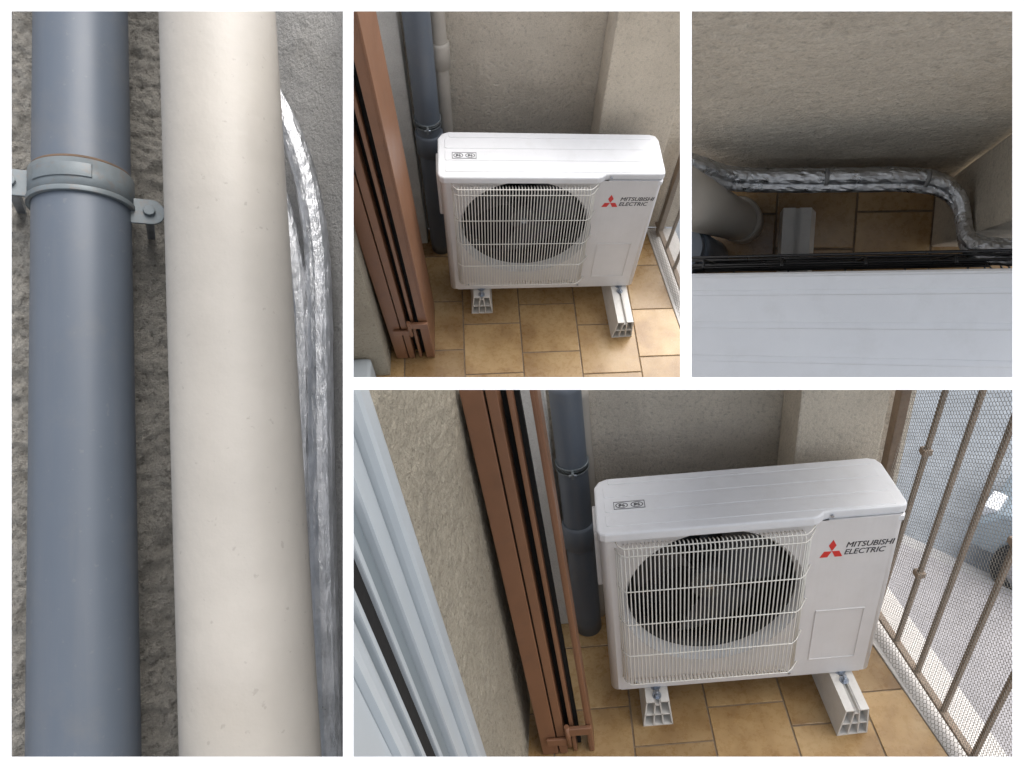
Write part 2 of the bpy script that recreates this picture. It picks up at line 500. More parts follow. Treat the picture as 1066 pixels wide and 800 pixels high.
def air_conditioner(label, rot=0.0, org=(0, 0, 0)):
    ac = top('air_conditioner', org, label, 'air conditioner', 'outdoor units of the air conditioning', rot=rot)
    ac['o'] = [0, 0, 0]
    zt = 0.637
    # casing: rounded shell with a round fan opening in the front
    c = MB()
    pl = rounded(0, W_, 0, D_ - 0.005, 0.022, 5)
    # shell sides: skip the flat front run (between the front corners)
    n = len(pl)
    vs = [(x, y, 0) for x, y in pl] + [(x, y, zt) for x, y in pl]
    fs = []
    for i in range(n):
        j = (i + 1) % n
        if abs(pl[i][1]) < 1e-6 and abs(pl[j][1]) < 1e-6: continue
        if abs(pl[i][1] - (D_ - 0.005)) < 1e-6 and abs(pl[j][1] - (D_ - 0.005)) < 1e-6: continue
        fs.append((i, j, n + j, n + i))
    c.add(vs, fs, True)
    c.add([(x, y, 0.0) for x, y in pl], [tuple(range(n))[::-1]])
    # front sheet with hole
    fx0, fx1 = 0.022, W_ - 0.022
    hc = (0.305, 0.372); hr = 0.256; K = 72; EZ = 1.02
    outer = []; inner = []
    for i in range(K):
        a = 2 * math.pi * i / K
        ca, sa = math.cos(a), math.sin(a)
        inner.append((hc[0] + hr * ca, 0, hc[1] + hr * sa * EZ))
        s = min((fx1 - hc[0]) / ca if ca > 1e-9 else 9, (fx0 - hc[0]) / ca if ca < -1e-9 else 9,
                (zt - hc[1]) / sa if sa > 1e-9 else 9, (0 - hc[1]) / sa if sa < -1e-9 else 9)
        outer.append((hc[0] + s * ca, 0, hc[1] + s * sa))
    c.add(outer + inner, [(i, (i + 1) % K, K + (i + 1) % K, K + i) for i in range(K)])
    for cx, cz in ((fx0, 0), (fx1, 0), (fx1, zt), (fx0, zt)):
        # corner fill triangles
        best = sorted(range(K), key=lambda i: (outer[i][0] - cx) ** 2 + (outer[i][2] - cz) ** 2)[:2]
        if not any(abs(outer[i][0] - cx) < 1e-6 and abs(outer[i][2] - cz) < 1e-6 for i in best):
            c.add([(cx, 0, cz), outer[best[0]], outer[best[1]]], [(0, 1, 2)])
    body = part('casing', c, 'unit_white', ac)
    lip = MB(); lip.box(0.03, W_ - 0.03, 0.006, D_ - 0.02, -0.012, -0.0005)
    part('base_pan', lip, 'unit_white', body)
    # bell mouth
    s_ = MB(); prof = ((0.2558, 0.0003), (0.253, 0.004), (0.246, 0.014), (0.241, 0.026), (0.2405, 0.034))
    vv = []; ff = []
    for r_, y_ in prof:
        vv += [(hc[0] + r_ * math.cos(2 * math.pi * i / K), y_, hc[1] + r_ * EZ * math.sin(2 * math.pi * i / K)) for i in range(K)]
    for q in range(len(prof) - 1):
        ff += [(q * K + i, q * K + (i + 1) % K, (q + 1) * K + (i + 1) % K, (q + 1) * K + i) for i in range(K)]
    s_.add(vv, ff, True)
    sh = part('fan_shroud', s_, 'shroud', ac)
    th = MB(); th.ring((0, 0, 0), 0.2402, 0.244, 0.0345, 0.092, K, 'y'); th.map(lambda p_: (hc[0] + p_.x, p_.y, hc[1] + p_.z * EZ)); part('throat', th, 'coil', sh)
    # dark inside
    dk = MB(); dk.box(0.03, 0.575, 0.175, 0.18, 0.02, 0.62); dk.box(0.575, 0.58, 0.09, 0.18, 0.02, 0.62); dk.box(0.028, 0.03, 0.09, 0.18, 0.02, 0.62)
    dk.box(0.03, 0.575, 0.09, 0.175, 0.62, 0.625); dk.box(0.03, 0.575, 0.09, 0.175, 0.015, 0.02)
    part('inner_cabinet', dk, 'black', ac)
    # fan
    fan = MB(); fan.ring((hc[0], 0.075, hc[1]), 0.0, 0.055, -0.02, 0.04, 28, 'y')
    fo = part('fan', fan, 'fan_grey', ac, label='dark fan behind the wire grille')
    for k in range(3):
        b_ = MB(); pv = []; pf = []; NR, NA = 6, 9
        for i in range(NR):
            r_ = 0.05 + (0.212 - 0.05) * i / (NR - 1)
            sp = math.radians(52 + 26 * i / (NR - 1))
            for j in range(NA):
                u = j / (NA - 1)
                a = 2 * math.pi * k / 3 + 0.5 + sp * (u - 0.5) + 0.25 * i / (NR - 1)
                pv.append((hc[0] + r_ * math.cos(a), 0.055 + 0.075 * u + 0.008 * math.sin(u * 3.1), hc[1] + r_ * math.sin(a)))
        for i in range(NR - 1):
            for j in range(NA - 1):
                pf.append((i * NA + j, i * NA + j + 1, (i + 1) * NA + j + 1, (i + 1) * NA + j))
        b_.add(pv, pf, True)
        b_.add([(x, y + 0.003, z) for x, y, z in pv], [f_[::-1] for f_ in pf], True)
        part('blade', b_, 'fan_grey', fo)
    hb = MB(); hb.ring((hc[0], 0.05, hc[1]), 0.0, 0.012, -0.004, 0.012, 6, 'y', smooth=False)
    part('hub_nut', hb, 'zinc', fo)
    # motor bracket and its pale tag seen through the blades
    mo = MB(); mo.box(hc[0] - 0.012, hc[0] + 0.012, 0.150, 0.165, 0.03, 0.61); mo.ring((hc[0], 0.14, hc[1]), 0, 0.05, -0.02, 0.03, 20, 'y')
    mt = part('motor_mount', mo, 'fan_grey', ac)
    tg = MB(); tg.box(0.27, 0.40, 0.140, 0.142, 0.168, 0.186); part('maker_plate', tg, 'shroud', mt)
    tg = MB(); tg.box(0.20, 0.245, 0.147, 0.149, 0.50, 0.55); part('maker_plate', tg, 'coil', mt)
    # lid with stepped front edge, ridges and skirt
    yf, ys_ = -0.014, 0.006
    out = [(-0.006 + 0.02, yf), (0.552, yf), (0.566, yf + 0.004), (0.584, ys_ - 0.003), (0.598, ys_), (W_ - 0.016, ys_), (W_ + 0.003, ys_ + 0.004), (W_ + 0.006, ys_ + 0.02)]
    out += [(W_ + 0.006, D_ - 0.03), (W_ - 0.003, D_ - 0.008), (W_ - 0.025, D_)]
    out += [(0.035, D_), (0.01, D_ - 0.01), (-0.004, D_ - 0.035), (-0.006, 0.03), (-0.006, yf + 0.02), (-0.001, yf + 0.006)]
    ld = MB(); ld.prism(out, zt - 0.004, H_ - 0.0065)
    lo = part('lid', ld, 'unit_white_lit', ac, bevel=0.008, seg=3)
    sk = MB(); sk.prism([(0.60, 0.0005), (W_ - 0.004, 0.0005), (W_ + 0.002, 0.01), (W_ + 0.002, 0.05), (0.60, 0.05)], zt - 0.022, zt - 0.005)
    part('skirt', sk, 'unit_white_lit', lo, 0.002)
    for y0, y1 in ((0.005, 0.058), (0.068, 0.116), (0.126, 0.172), (0.180, 0.203)):
        rg = MB(); rg.prism([(a, b2) for a, b2 in rounded(0.035 if y0 > 0.15 else 0.02, W_ - 0.022, max(y0, 0.014), y1, 0.005, 2)], H_ - 0.008, H_ - 0.0048)
        part('rib', rg, 'unit_white_lit', lo, 0.0014)
    # warning sticker with two ovals
    st = MB(); st.box(0.044, 0.130, 0.074, 0.104, H_ - 0.0047, H_ - 0.0038)
    sp_ = part('sticker', st, 'unit_white_lit', lo)
    ink = MB()
    zz0, zz1 = H_ - 0.0037, H_ - 0.003
    for q in ((0.045, 0.129, 0.0745, 0.0760), (0.045, 0.129, 0.102, 0.1035), (0.045, 0.0465, 0.0762, 0.1018), (0.1275, 0.129, 0.0762, 0.1018)):
        ink.box(*q, zz0, zz1)
    for cx in (0.0665, 0.1075):
        e = MB(); e.ring((0, 0, 0), 0.0145, 0.0168, 0, 0.0007, 28); e.map(lambda p_: (cx + p_.x, 0.089 + p_.y * 0.62, zz0 + p_.z)); ink.add(e.v, e.f)
        for a, b2, r_ in ((-0.004, 0.001, 0.0045), (0.005, -0.002, 0.0035)):
            e = MB(); e.ring((cx + a, 0.089 + b2, zz0), 0.0014, r_, 0, 0.0007, 10); ink.add(e.v, e.f)
        ink.prism([(cx - 0.009, 0.083), (cx - 0.007, 0.083), (cx + 0.008, 0.095), (cx + 0.006, 0.095)], zz0, zz1)
    part('print', ink, 'logo_ink', sp_)
    def screw(x, z, y, par, r_=0.005):
        q = MB(); q.ring((x, y, z), 0.0, r_, -0.003, 0.001, 10, 'y'); part('screw', q, 'zinc', par)
    screw(0.606, 0.648, 0.004, lo, 0.0045)
    screw(0.075, 0.028, -0.001, body); screw(0.52, 0.028, -0.001, body); screw(0.548, 0.014, -0.001, body, 0.004)
    # grip on the left flank
    gp = MB(); gp.prism(rounded(0.05, 0.16, 0.40, 0.62, 0.02, 4), -0.014, 0.001, 'x'); part('grip', gp, 'unit_white', ac, 0.004)
    # wire grille
    zs = (0.642, 0.600, 0.468, 0.335, 0.200, 0.068)
    yg = -0.032; rw = 0.0019
    gr = MB()
    for i, z in enumerate(zs):
        z_ = min(z, 0.628) if i == 0 else z
        pth = [(0.038, 0.0, z_), (0.046, yg * 0.7, z_), (0.060, yg - 0.003, z_), (0.530, yg - 0.003, z_), (0.545, yg * 0.75, z_), (0.566, 0.0, z_ + (0.012 if 0 < i < 5 else 0))]
        gr.tube(pth, rw * 0.92, 6)
    gf = part('grille', gr, 'wire_white', ac)
    wm = MB()
    wm.tube([(0, 0.0, 0.61), (0, yg * 0.6, 0.622), (0, yg, 0.612), (0, yg, 0.072), (0, yg * 0.7, 0.052), (0, 0.0, 0.046)], rw, 5)
    wme = mesh_data('wire', wm, 'wire_white')
    nw = 43
    for i in range(nw):
        piece('wire', wme, gf, (0.061 + (0.530 - 0.061) * i / (nw - 1), 0, 0.0))
    for x, y in ((0.040, -0.008), (0.045, -0.017), (0.051, -0.026)):
        ww = MB(); ww.tube([(x, y, 0.60), (x, y, 0.07)], rw, 5); part('wire', ww, 'wire_white', gf)
    for x, y in ((0.539, -0.026), (0.546, -0.019), (0.552, -0.012)):
        ww = MB(); ww.tube([(x, y, 0.60), (x, y, 0.07)], rw, 5); part('wire', ww, 'wire_white', gf)
    # service panel outline
    sp2 = MB(); x0, x1, z0, z1 = 0.600, 0.742, 0.070, 0.290; e = 0.0035
    sp2.box(x0, x1, -0.0022, 0.0003, z0, z0 + e); sp2.box(x0, x1, -0.0022, 0.0003, z1 - e, z1)
    sp2.box(x0, x0 + e, -0.0022, 0.0003, z0 + e, z1 - e); sp2.box(x1 - e, x1, -0.0022, 0.0003, z0 + e, z1 - e)
    part('service_panel', sp2, 'unit_white', ac, 0.0008)
    # emblem: three diamonds, and two lines of lettering
    em = bpy.data.objects.new('emblem', None); COL.objects.link(em); em.parent = ac
    s = 0.0205; cx, cz = 0.618, 0.524
    for k in range(3):
        a = 2 * math.pi * k / 3
        d = []
        for u, q in ((0, 0.0006), (s / 2, 0.866 * s), (0, 1.732 * s), (-s / 2, 0.866 * s)):
            x = u * math.cos(a) - q * math.sin(a); z = u * math.sin(a) + q * math.cos(a)
            d.append((cx + x, cz + z * 1.18))
        q = MB(); q.prism(d[::-1], -0.0009, 0.0004, 'y'); part('diamond', q, 'logo_red', em)
    part('lettering', text_mesh('MITSUBISHI', 0.0270, 0.655, 0.784, 0.5345, -0.0004), 'logo_ink', ac)
    part('lettering', text_mesh('ELECTRIC', 0.0270, 0.653, 0.763, 0.5085, -0.0004), 'logo_ink', ac)
    # rear coil and black guard wires
    co = MB(); co.box(0.03, W_ - 0.03, D_ - 0.02, D_ - 0.006, 0.012, zt - 0.012); part('coil', co, 'coil', ac)
    gd = MB()
    for i in range(9):
        z = 0.05 + i * 0.068
        gd.tube([(0.02, D_ - 0.004, z), (0.035, D_ + 0.03 - 0.012 * (i % 2), z), (W_ - 0.035, D_ + 0.03 - 0.012 * (i % 2), z), (W_ - 0.02, D_ - 0.004, z)], 0.0028, 8)
    for i in range(6):
        x = 0.06 + i * 0.136
        gd.tube([(x, D_ + 0.014, 0.03), (x, D_ + 0.024, 0.05), (x, D_ + 0.024, 0.60), (x, D_ + 0.01, 0.615)], 0.0026, 6)
    part('rear_guard', gd, 'guard_black', ac)
    return ac

def support_rail(x, y0, y1, label, rot=0.0, bolt=True):
    """hollow moulded floor rail under the unit: trapezoid with webs, slotted top"""
    z0, z1 = ZF, -0.0135
    hb, ht, tk = 0.047, 0.035, 0.004
    t_ = top('support_rail', (x, y0, ZF), label, 'support rail', 'moulded floor rails under the units', rot=rot)
    t_['o'] = [0, 0, 0]
    m_ = MB(); h = z1 - z0; L = y1 - y0
    def wall(a, b_):      # slanted wall strip between section points
        (xa, za), (xb, zb) = a, b_
        d = Vector((xb - xa, zb - za)).normalized(); nn = Vector((-d.y, d.x)) * (tk / 2)
        poly = [(xa + nn.x, za + nn.y), (xa - nn.x, za - nn.y), (xb - nn.x, zb - nn.y), (xb + nn.x, zb + nn.y)]
        m_.prism(poly, 0, L, 'y')
    e = tk / 2
    wall((-hb + e, e), (-ht + e, h - e)); wall((hb - e, e), (ht - e, h - e))
    wall((-hb, e), (hb, e))
    wall((-ht, h - e), (-0.007, h - e)); wall((0.007, h - e), (ht, h - e))
    wall((-0.007, h), (-0.007, h - 0.016)); wall((0.007, h), (0.007, h - 0.016)); wall((-0.0095, h - 0.017), (0.0095, h - 0.017))
    wall((-0.040, h * 0.46), (0.040, h * 0.46))
    wall((-0.014, e), (-0.011, h * 0.46)); wall((0.016, e), (0.013, h * 0.46))
    wall((-0.012, h * 0.46), (-0.008, h - 0.017)); wall((0.012, h * 0.46), (0.008, h - 0.017))
    bd = part('body', m_, 'pvc_foot', t_)
    if bolt:
        yb = -y0 + 0.012 if y0 < 0 else 0.03
        b_ = MB(); b_.ring((0, yb, h), 0.0, 0.017, 0.0, 0.003, 24)
        bo = part('washer', b_, 'zinc', t_)
        q = MB(); q.ring((0, yb, h), 0.0, 0.0105, 0.003, 0.0125, 6, smooth=False); part('nut', q, 'zinc', bo)
        q = MB(); q.ring((0, yb, h), 0.0, 0.005, 0.0125, 0.0134, 12); part('bolt', q, 'zinc', bo)
        # second washer just in front, the unit's foot plate sits between
        b_ = MB(); b_.ring((0, yb - 0.034, h), 0.0, 0.014, 0.0, 0.0025, 24); b2 = part('washer', b_, 'zinc', t_)
        q = MB(); q.ring((0, yb - 0.034, h), 0.0, 0.009, 0.0025, 0.012, 6, smooth=False); part('nut', q, 'zinc', b2)
        q = MB(); q.ring((0, yb - 0.034, h), 0.0, 0.005, 0.012, 0.024, 12); part('bolt', q, 'zinc', b2)
    return t_

def tiled_floor(x0, x1, y0, y1, joints, rows, pitch, edge=None):
    fl = MB(); fl.box(x0, x1, y0, y1, ZF - 0.10, ZF - 0.004)
    f = top('balcony_floor', (x0, y0, ZF), kind='structure', mb=fl, mat='grout')
    f['o'] = [x0, y0, ZF]
    g = 0.0026
    cache_ = {}
    for ci in range(len(joints) - 1):
        xa, xb = joints[ci] + g, joints[ci + 1] - g
        r0 = rows[ci % len(rows)]
        k = math.floor((y0 - r0) / pitch)
        while r0 + k * pitch < y1:
            ya = max(y0, r0 + k * pitch + g); yb = min(y1, r0 + (k + 1) * pitch - g); k += 1
            if yb - ya < 0.02: continue
            cut = None
            if edge and xb > min(edge(ya), edge(yb)):
                if xa > max(edge(ya), edge(yb)) - 0.01: continue
                cut = [(xa, ya), (edge(ya), ya), (edge(yb), yb), (xa, yb)]
            key = (round(xb - xa, 4), round(yb - ya, 4)) if not cut else None
            if key in cache_ and key: me = cache_[key]
            else:
                q = MB()
                if cut: q.prism([(a - xa, b_ - ya) for a, b_ in cut], -0.0035, 0.003)
                else: q.box(0, xb - xa, 0, yb - ya, -0.0035, 0.003)
                me = mesh_data('tile', q, 'tile', bevel=0.0018)
                if key: cache_[key] = me
            piece('tile', me, f, (xa - x0, ya - y0, -0.003 + random.uniform(-0.0006, 0.0004)), (random.uniform(-0.002, 0.002), random.uniform(-0.002, 0.002), 0))
    return f

def rough_wall(name, label, x0, x1, z0, z1, y, thick, mat, cell=0.012, amp=0.0025, freq=55, axis='y', flip=1, parent=None, cat='wall'):
    """wall slab with an uneven rendered face; face at coordinate y (axis y) or x (axis x)"""
    nx = max(2, int((x1 - x0) / cell)); nz = max(2, int((z1 - z0) / cell))
    m_ = MB(); vs = []
    for j in range(nz + 1):
        for i in range(nx + 1):
            u = x0 + (x1 - x0) * i / nx; z = z0 + (z1 - z0) * j / nz
            e = noise.fractal(Vector((u * freq, z * freq, y * 7)), 0.9, 2.0, 4) * amp + noise.noise(Vector((u * 6, z * 6, 3.1))) * amp * 1.2
            if i in (0, nx) or j in (0, nz): e = 0
            d = y - flip * e
            vs.append((u, d, z) if axis == 'y' else (d, u, z))
    fs = [(j * (nx + 1) + i, j * (nx + 1) + i + 1, (j + 1) * (nx + 1) + i + 1, (j + 1) * (nx + 1) + i) for j in range(nz) for i in range(nx)]
    m_.add(vs, fs, True)
    b_ = y + flip * thick
    def Q(u, d, z): return (u, d, z) if axis == 'y' else (d, u, z)
    # plain back and edges
    m_.add([Q(x0, b_, z0), Q(x1, b_, z0), Q(x1, b_, z1), Q(x0, b_, z1)], [(0, 1, 2, 3)])
    for seq in ([j * (nx + 1) for j in range(nz + 1)], [j * (nx + 1) + nx for j in range(nz + 1)], list(range(nx + 1)), [nz * (nx + 1) + i for i in range(nx + 1)]):
        pts = [Vector(vs[i]) for i in seq]
        q0 = [p_.copy() for p_ in pts]
        for p_ in q0:
            if axis == 'y': p_.y = b_
            else: p_.x = b_
        k = len(pts)
        m_.add([pts[0], pts[-1], q0[-1], q0[0]], [(0, 1, 2, 3)])
    if parent is not None:
        return part(name, m_, mat, parent)
    loc = (x0, y, z0) if axis == 'y' else (y, x0, z0)
    return top(name, loc, label, cat, mb=m_, mat=mat)

def downpipe(x, y, r, z0, z1, mat, label, clamps=(), couplings=(), name='downpipe', clampmat='clamp_zinc', lean=(0, 0), group='rainwater and waste pipes in the corner'):
    t_ = top(name, (x, y, z0), label, 'pipe', group)
    n = 56; m_ = MB()
    zs = [z0 + (z1 - z0) * i / 24 for i in range(25)]
    m_.tube([(x + lean[0] * (z - z0), y + lean[1] * (z - z0), z) for z in zs], r, n)
    pp = part('pipe', m_, mat, t_)
    for z in couplings:
        q = MB(); q.tube([(x, y, z - 0.05), (x, y, z - 0.047), (x, y, z + 0.04), (x, y, z + 0.05)], [r + 0.004, r + 0.0075, r + 0.0075, r + 0.003], n); part('coupling', q, mat, t_)
    for z, ears in clamps:
        q = MB(); q.ring((x, y, z), r + 0.0006, r + 0.003, -0.012, 0.012, 56)
        q.ring((x, y, z), r + 0.003, r + 0.0048, -0.012, -0.008, 56); q.ring((x, y, z), r + 0.003, r + 0.0048, 0.008, 0.012, 56)
        c_ = part('clamp', q, clampmat, t_)
        if ears:
            e = MB()
            e.box(x - 0.004, x + 0.004, y - r - 0.022, y - r - 0.002, z - 0.011, z + 0.011)
            part('clamp_lug', e, clampmat, c_, 0.002)
            e = MB(); e.tube([(x - 0.012, y - r - 0.014, z), (x + 0.012, y - r - 0.014, z)], 0.004, 8); part('bolt', e, 'zinc', c_)
    return t_

def shutter(ys, top_z, label, lean, latch_z, dx=0.0, closed=False, depth=0.27):
    """folded metal shutter: upright leaves standing off the facade, seen on their edges"""
    t_ = top('folded_shutter', (-0.25 + dx, ys, ZF), label, 'shutter', 'folded brown shutters')
    z0 = ZF + 0.004
    L = lambda p_: (p_.x + dx - lean * (p_.z - ZF), p_.y, p_.z)
    def leaf(x0, x1, d, lip=True, d0=0.0):
        m_ = MB(); m_.box(x0, x1, ys + d0, ys + d, z0, top_z); m_.map(L)
        o = part('leaf', m_, 'shutter_brown', t_, 0.003)
        return o
    l1 = leaf(-0.236, -0.188, 0.20)
    q = MB(); q.box(-0.1868, -0.1855, ys + 0.01, ys + 0.2, z0, top_z); q.map(L); part('gap_shade', q, 'gap_black', l1)  # black strips between the leaves, shade of the gaps put into colour
    l2 = leaf(-0.184, -0.160, 0.20)
    l3 = leaf(-0.142, -0.130, 0.05, d0=0.004)
    q = MB(); q.box(-0.1597, -0.1423, ys + 0.045, ys + 0.2, z0, top_z); q.map(L); part('gap_shade', q, 'gap_black', l2)
    if not closed:
        q = MB(); q.box(-0.1297, -0.1190, ys + 0.030, ys + 0.05, z0, top_z); q.map(L); part('gap_shade', q, 'gap_black', l3)
    if closed:
        q = MB(); q.box(-0.1295, -0.1125, ys + 0.03, ys + 0.2, z0, top_z); q.map(L); part('gap_shade', q, 'gap_black', l3)
    l4 = leaf(-0.112 if closed else -0.094, -0.078, depth)
    q = MB(); q.box(-0.0935 + 0.005, -0.0935 + 0.0075, ys - 0.002, ys + 0.004, z0 + 0.01, top_z); q.map(L); part('bead', q, 'shutter_brown', l4)
    # folding hinges / latch near the foot
    for z in (latch_z,):
        h = MB(); h.box(-0.150, -0.076, ys - 0.016, ys - 0.003, z, z + 0.032); h.map(L); ho = part('latch', h, 'shutter_brown', t_, 0.003)
        h = MB(); h.box(-0.215, -0.150, ys - 0.012, ys - 0.003, z - 0.05, z - 0.02); h.map(L); part('latch', h, 'shutter_brown', t_, 0.003)
        h = MB(); h.tube([(-0.148, ys - 0.012, z - 0.052), (-0.148, ys - 0.012, z + 0.044)], 0.0075, 10); h.map(L); part('hinge_pin', h, 'shutter_brown', ho)
    return t_

def railing(line, y0, y1, zb, zt, bars, lean, label, net=True, clips=()):
    """painted bars with a wire net tied on their inner side; line(y) gives the rail's x"""
    t_ = top('balcony_railing', (line(0), 0, ZF), label, 'railing', 'balcony railings with wire net')
    L = lambda p_: (p_.x + lean * (p_.z - zb), p_.y, p_.z)
    w2 = 0.0066
    m_ = MB(); m_.prism([(line(y0) - 0.011, y0), (line(y0) + 0.011, y0), (line(y1) + 0.011, y1), (line(y1) - 0.011, y1)], zb - 0.012, zb); part('bottom_rail', m_, 'rail_brown', t_, 0.002)
    m_ = MB(); m_.prism([(line(y0) - 0.018, y0), (line(y0) + 0.018, y0), (line(y1) + 0.018, y1), (line(y1) - 0.018, y1)], zt, zt + 0.03); m_.map(L); part('handrail', m_, 'rail_brown', t_, 0.003)
    for y in bars:
        m_ = MB(); m_.box(line(y) - w2, line(y) + w2, y - w2, y + w2, zb + 0.0002, zt - 0.0002); m_.map(L); part('bar', m_, 'rail_brown', t_, 0.002)
    for y, z in clips:
        m_ = MB(); m_.box(line(y) - 0.016, line(y) + 0.012, y - 0.014, y + 0.014, z, z + 0.02); m_.map(L); part('net_clip', m_, 'rail_brown', t_, 0.003)
    if net:
        m_ = MB(); cy, cz = 0.0096, 0.0064; rr = 0.0011
        ny = int((y1 - y0) / cy); z_lo = ZF + 0.004; nz = int((zt - z_lo) / cz)
        off = -0.0135
        for i in range(ny):
            yb = y0 + i * cy
            vv = []; ff = []
            for j in range(nz + 1):
                z = z_lo + j * cz
                s_ = 1 if (j + i) % 2 else -1
                y = yb + s_ * cy * 0.36 + 0.0006 * noise.noise(Vector((i * 1.7, j * 0.9, 0)))
                # below the bottom rail the net is pulled in over the kerb
                inn = off - max(0.0, (zb - z)) * 0.55 + 0.003 * noise.noise(Vector((y * 5, z * 5, 1)))
                x = line(y) + inn
                for k in range(3):
                    a = 2 * math.pi * k / 3
                    vv.append((x + rr * math.cos(a), y + rr * math.sin(a), z))
                    if z < -9: pass
            for j in range(nz):
                for k in range(3):
                    a, b_ = j * 3 + k, j * 3 + (k + 1) % 3
                    ff.append((a, b_, b_ + 3, a + 3))
            m_.add(vv, ff, True)
        # short twists that link neighbouring strands
        m_.map(L)
        part('wire_net', m_, 'net_grey', t_, kind='stuff')
    return t_

def conduit(path, tubes, label, ties=(), jitter=0.16, sleeve=0, name='insulated_conduit'):
    """bundle of foil-wrapped refrigerant lines following a path"""
    def smooth(pts, n=10):
        pts = [Vector(p_) for p_ in pts]; out = []
        for i in range(len(pts) - 1):
            p0 = pts[max(i - 1, 0)]; p1 = pts[i]; p2 = pts[i + 1]; p3 = pts[min(i + 2, len(pts) - 1)]
            for k in range(n):
                u = k / n
                out.append(0.5 * ((2 * p1) + (p2 - p0) * u + (2 * p0 - 5 * p1 + 4 * p2 - p3) * u * u + (3 * p1 - p0 - 3 * p2 + p3) * u ** 3))
        out.append(pts[-1]); return out
    t_ = top(name, path[0], label, 'conduit', 'foil wrapped conduits')
    sp = smooth(path)
    for dx, dy, dz, r, mat in tubes:
        m_ = MB(); m_.tube([p_ + Vector((dx, dy, dz)) for p_ in sp], r, 16, smooth=False, jitter=jitter); part('foil_tube', m_, mat, t_)
    if sleeve:
        dx, dy, dz, r, mat = tubes[0]
        m_ = MB(); m_.tube([p_ + Vector((dx, dy, dz)) for p_ in sp[:sleeve]], [r * 1.07] * (sleeve - 1) + [r * 1.02], 26, smooth=False, jitter=0.09); part('film_sleeve', m_, 'foil_sleeve', t_)
    for i, r in ties:
        p_ = sp[i]; d = (sp[i + 1] - sp[i - 1]).normalized()
        m_ = MB(); m_.tube([p_ - d * 0.004, p_ + d * 0.004], r, 20); part('cable_tie', m_, 'tie_white', t_)
    return t_

JX = [-0.68, -0.435, -0.19, 0.055, 0.300, 0.545, 0.790, 1.035]
ROWS = [0.03, -0.10, 0.03, -0.10, 0.005, -0.095, -0.005]

# ------------------------------------------------------------------ large lower view
CUR = LOWER
LV = 'large lower view'
YB = 0.45
eL = lambda y: 0.931 - 0.165 * y
tiled_floor(-0.70, 0.99, -1.35, YB, JX, [0.03, 0.03, 0.03, -0.105, 0.004, -0.08, 0.012], 0.235, eL)
rough_wall('back_wall', 'beige rendered wall behind the unit in the %s' % LV, -0.45, 1.02, ZF, 1.5, YB, 0.1, 'stucco_back')
pm = MB(); pm.box(0.60, 0.855, 0.295, YB - 0.006, ZF, 1.5)
top('pillar', (0.60, 0.295, ZF), 'beige rendered pillar at the right of the back wall in the %s' % LV, 'pillar', 'rendered corner pillars', mb=pm, mat='stucco_pillar', bevel=0.006)
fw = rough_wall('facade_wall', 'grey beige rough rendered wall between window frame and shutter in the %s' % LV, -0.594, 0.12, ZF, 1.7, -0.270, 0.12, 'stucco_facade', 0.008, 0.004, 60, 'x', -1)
for v_ in fw.data.vertices:       # the reveal is not quite plumb
    v_.co.y -= 0.085 * (v_.co.z + ZF - 0.9) * min(1.0, max(0.0, (0.494 - v_.co.y) / 0.494))
wm_ = MB(); wm_.box(-0.40, -0.125, 0.37, YB - 0.006, ZF, 1.5)
top('white_pier', (-0.25, 0.37, ZF), 'narrow white rendered strip of wall behind the shutter in the %s' % LV, 'wall', 'white strips beside the pipes', mb=wm_, mat='stucco_white', bevel=0.006)
air_conditioner('white outdoor air conditioner with red logo in the %s' % LV)
support_rail(0.717, -0.121, 0.33, 'white moulded support rail under the logo end of the unit in the %s' % LV, math.radians(2))
support_rail(0.137, -0.043, 0.36, 'white moulded support rail under the fan end of the unit in the %s' % LV)
downpipe(-0.064, 0.355, 0.047, ZF, 1.5, 'grey_pvc', 'grey plastic pipe beside the shutter in the %s' % LV, ((0.615, True),), (0.33,))
downpipe(0.006 - 0.03, 0.415, 0.027, ZF, 1.5, 'cream_pipe', 'thin cream pipe behind the grey pipe in the %s' % LV, (), ())
shutter(-0.11, 1.65, 'brown folded metal shutter between rough wall and grey pipe in the %s' % LV, 0.028, -0.02, 0.012, depth=0.07)
lineL = lambda y: 0.984 - 0.115 * y
railing(lineL, -0.75, 0.44, -0.085, 1.35, (-0.64, -0.505, -0.37, -0.24, -0.10, 0.036, 0.155, 0.28), 0.055, 'brown barred railing with wire net right of the unit in the %s' % LV,
        clips=((0.28, 0.60), (0.155, 0.22), (-0.10, 0.60), (-0.37, 0.3)))
po = MB(); po.box(lineL(0.40) + 0.0, lineL(0.40) + 0.03, 0.385, 0.425, ZF, 1.4)
top('railing_post', (lineL(0.4), 0.40, ZF), 'dark brown post where the net meets the pillar in the %s' % LV, 'post', 'railing end posts', mb=po, mat='rail_brown', bevel=0.003)
# kerb under the railing and the white ledge outside it
kb = MB(); kb.prism([(eL(-1.3) + 0.004, -1.3), (lineL(-1.3) + 0.02, -1.3), (lineL(0.44) + 0.02, 0.44), (eL(0.44) + 0.004, 0.44)], ZF - 0.1, ZF + 0.002)
top('balcony_kerb', (0.95, 0, ZF), kind='structure', mb=kb, mat='curb_white', bevel=0.004)
lg = MB(); lg.prism([(lineL(-1.3) + 0.022, -1.3), (lineL(-1.3) + 0.14, -1.3), (lineL(0.6) + 0.14, 0.6), (lineL(0.6) + 0.022, 0.6)], ZF - 0.14, ZF - 0.025)
top('balcony_ledge', (1.05, 0, ZF - 0.14), kind='structure', mb=lg, mat='curb_white', bevel=0.006)

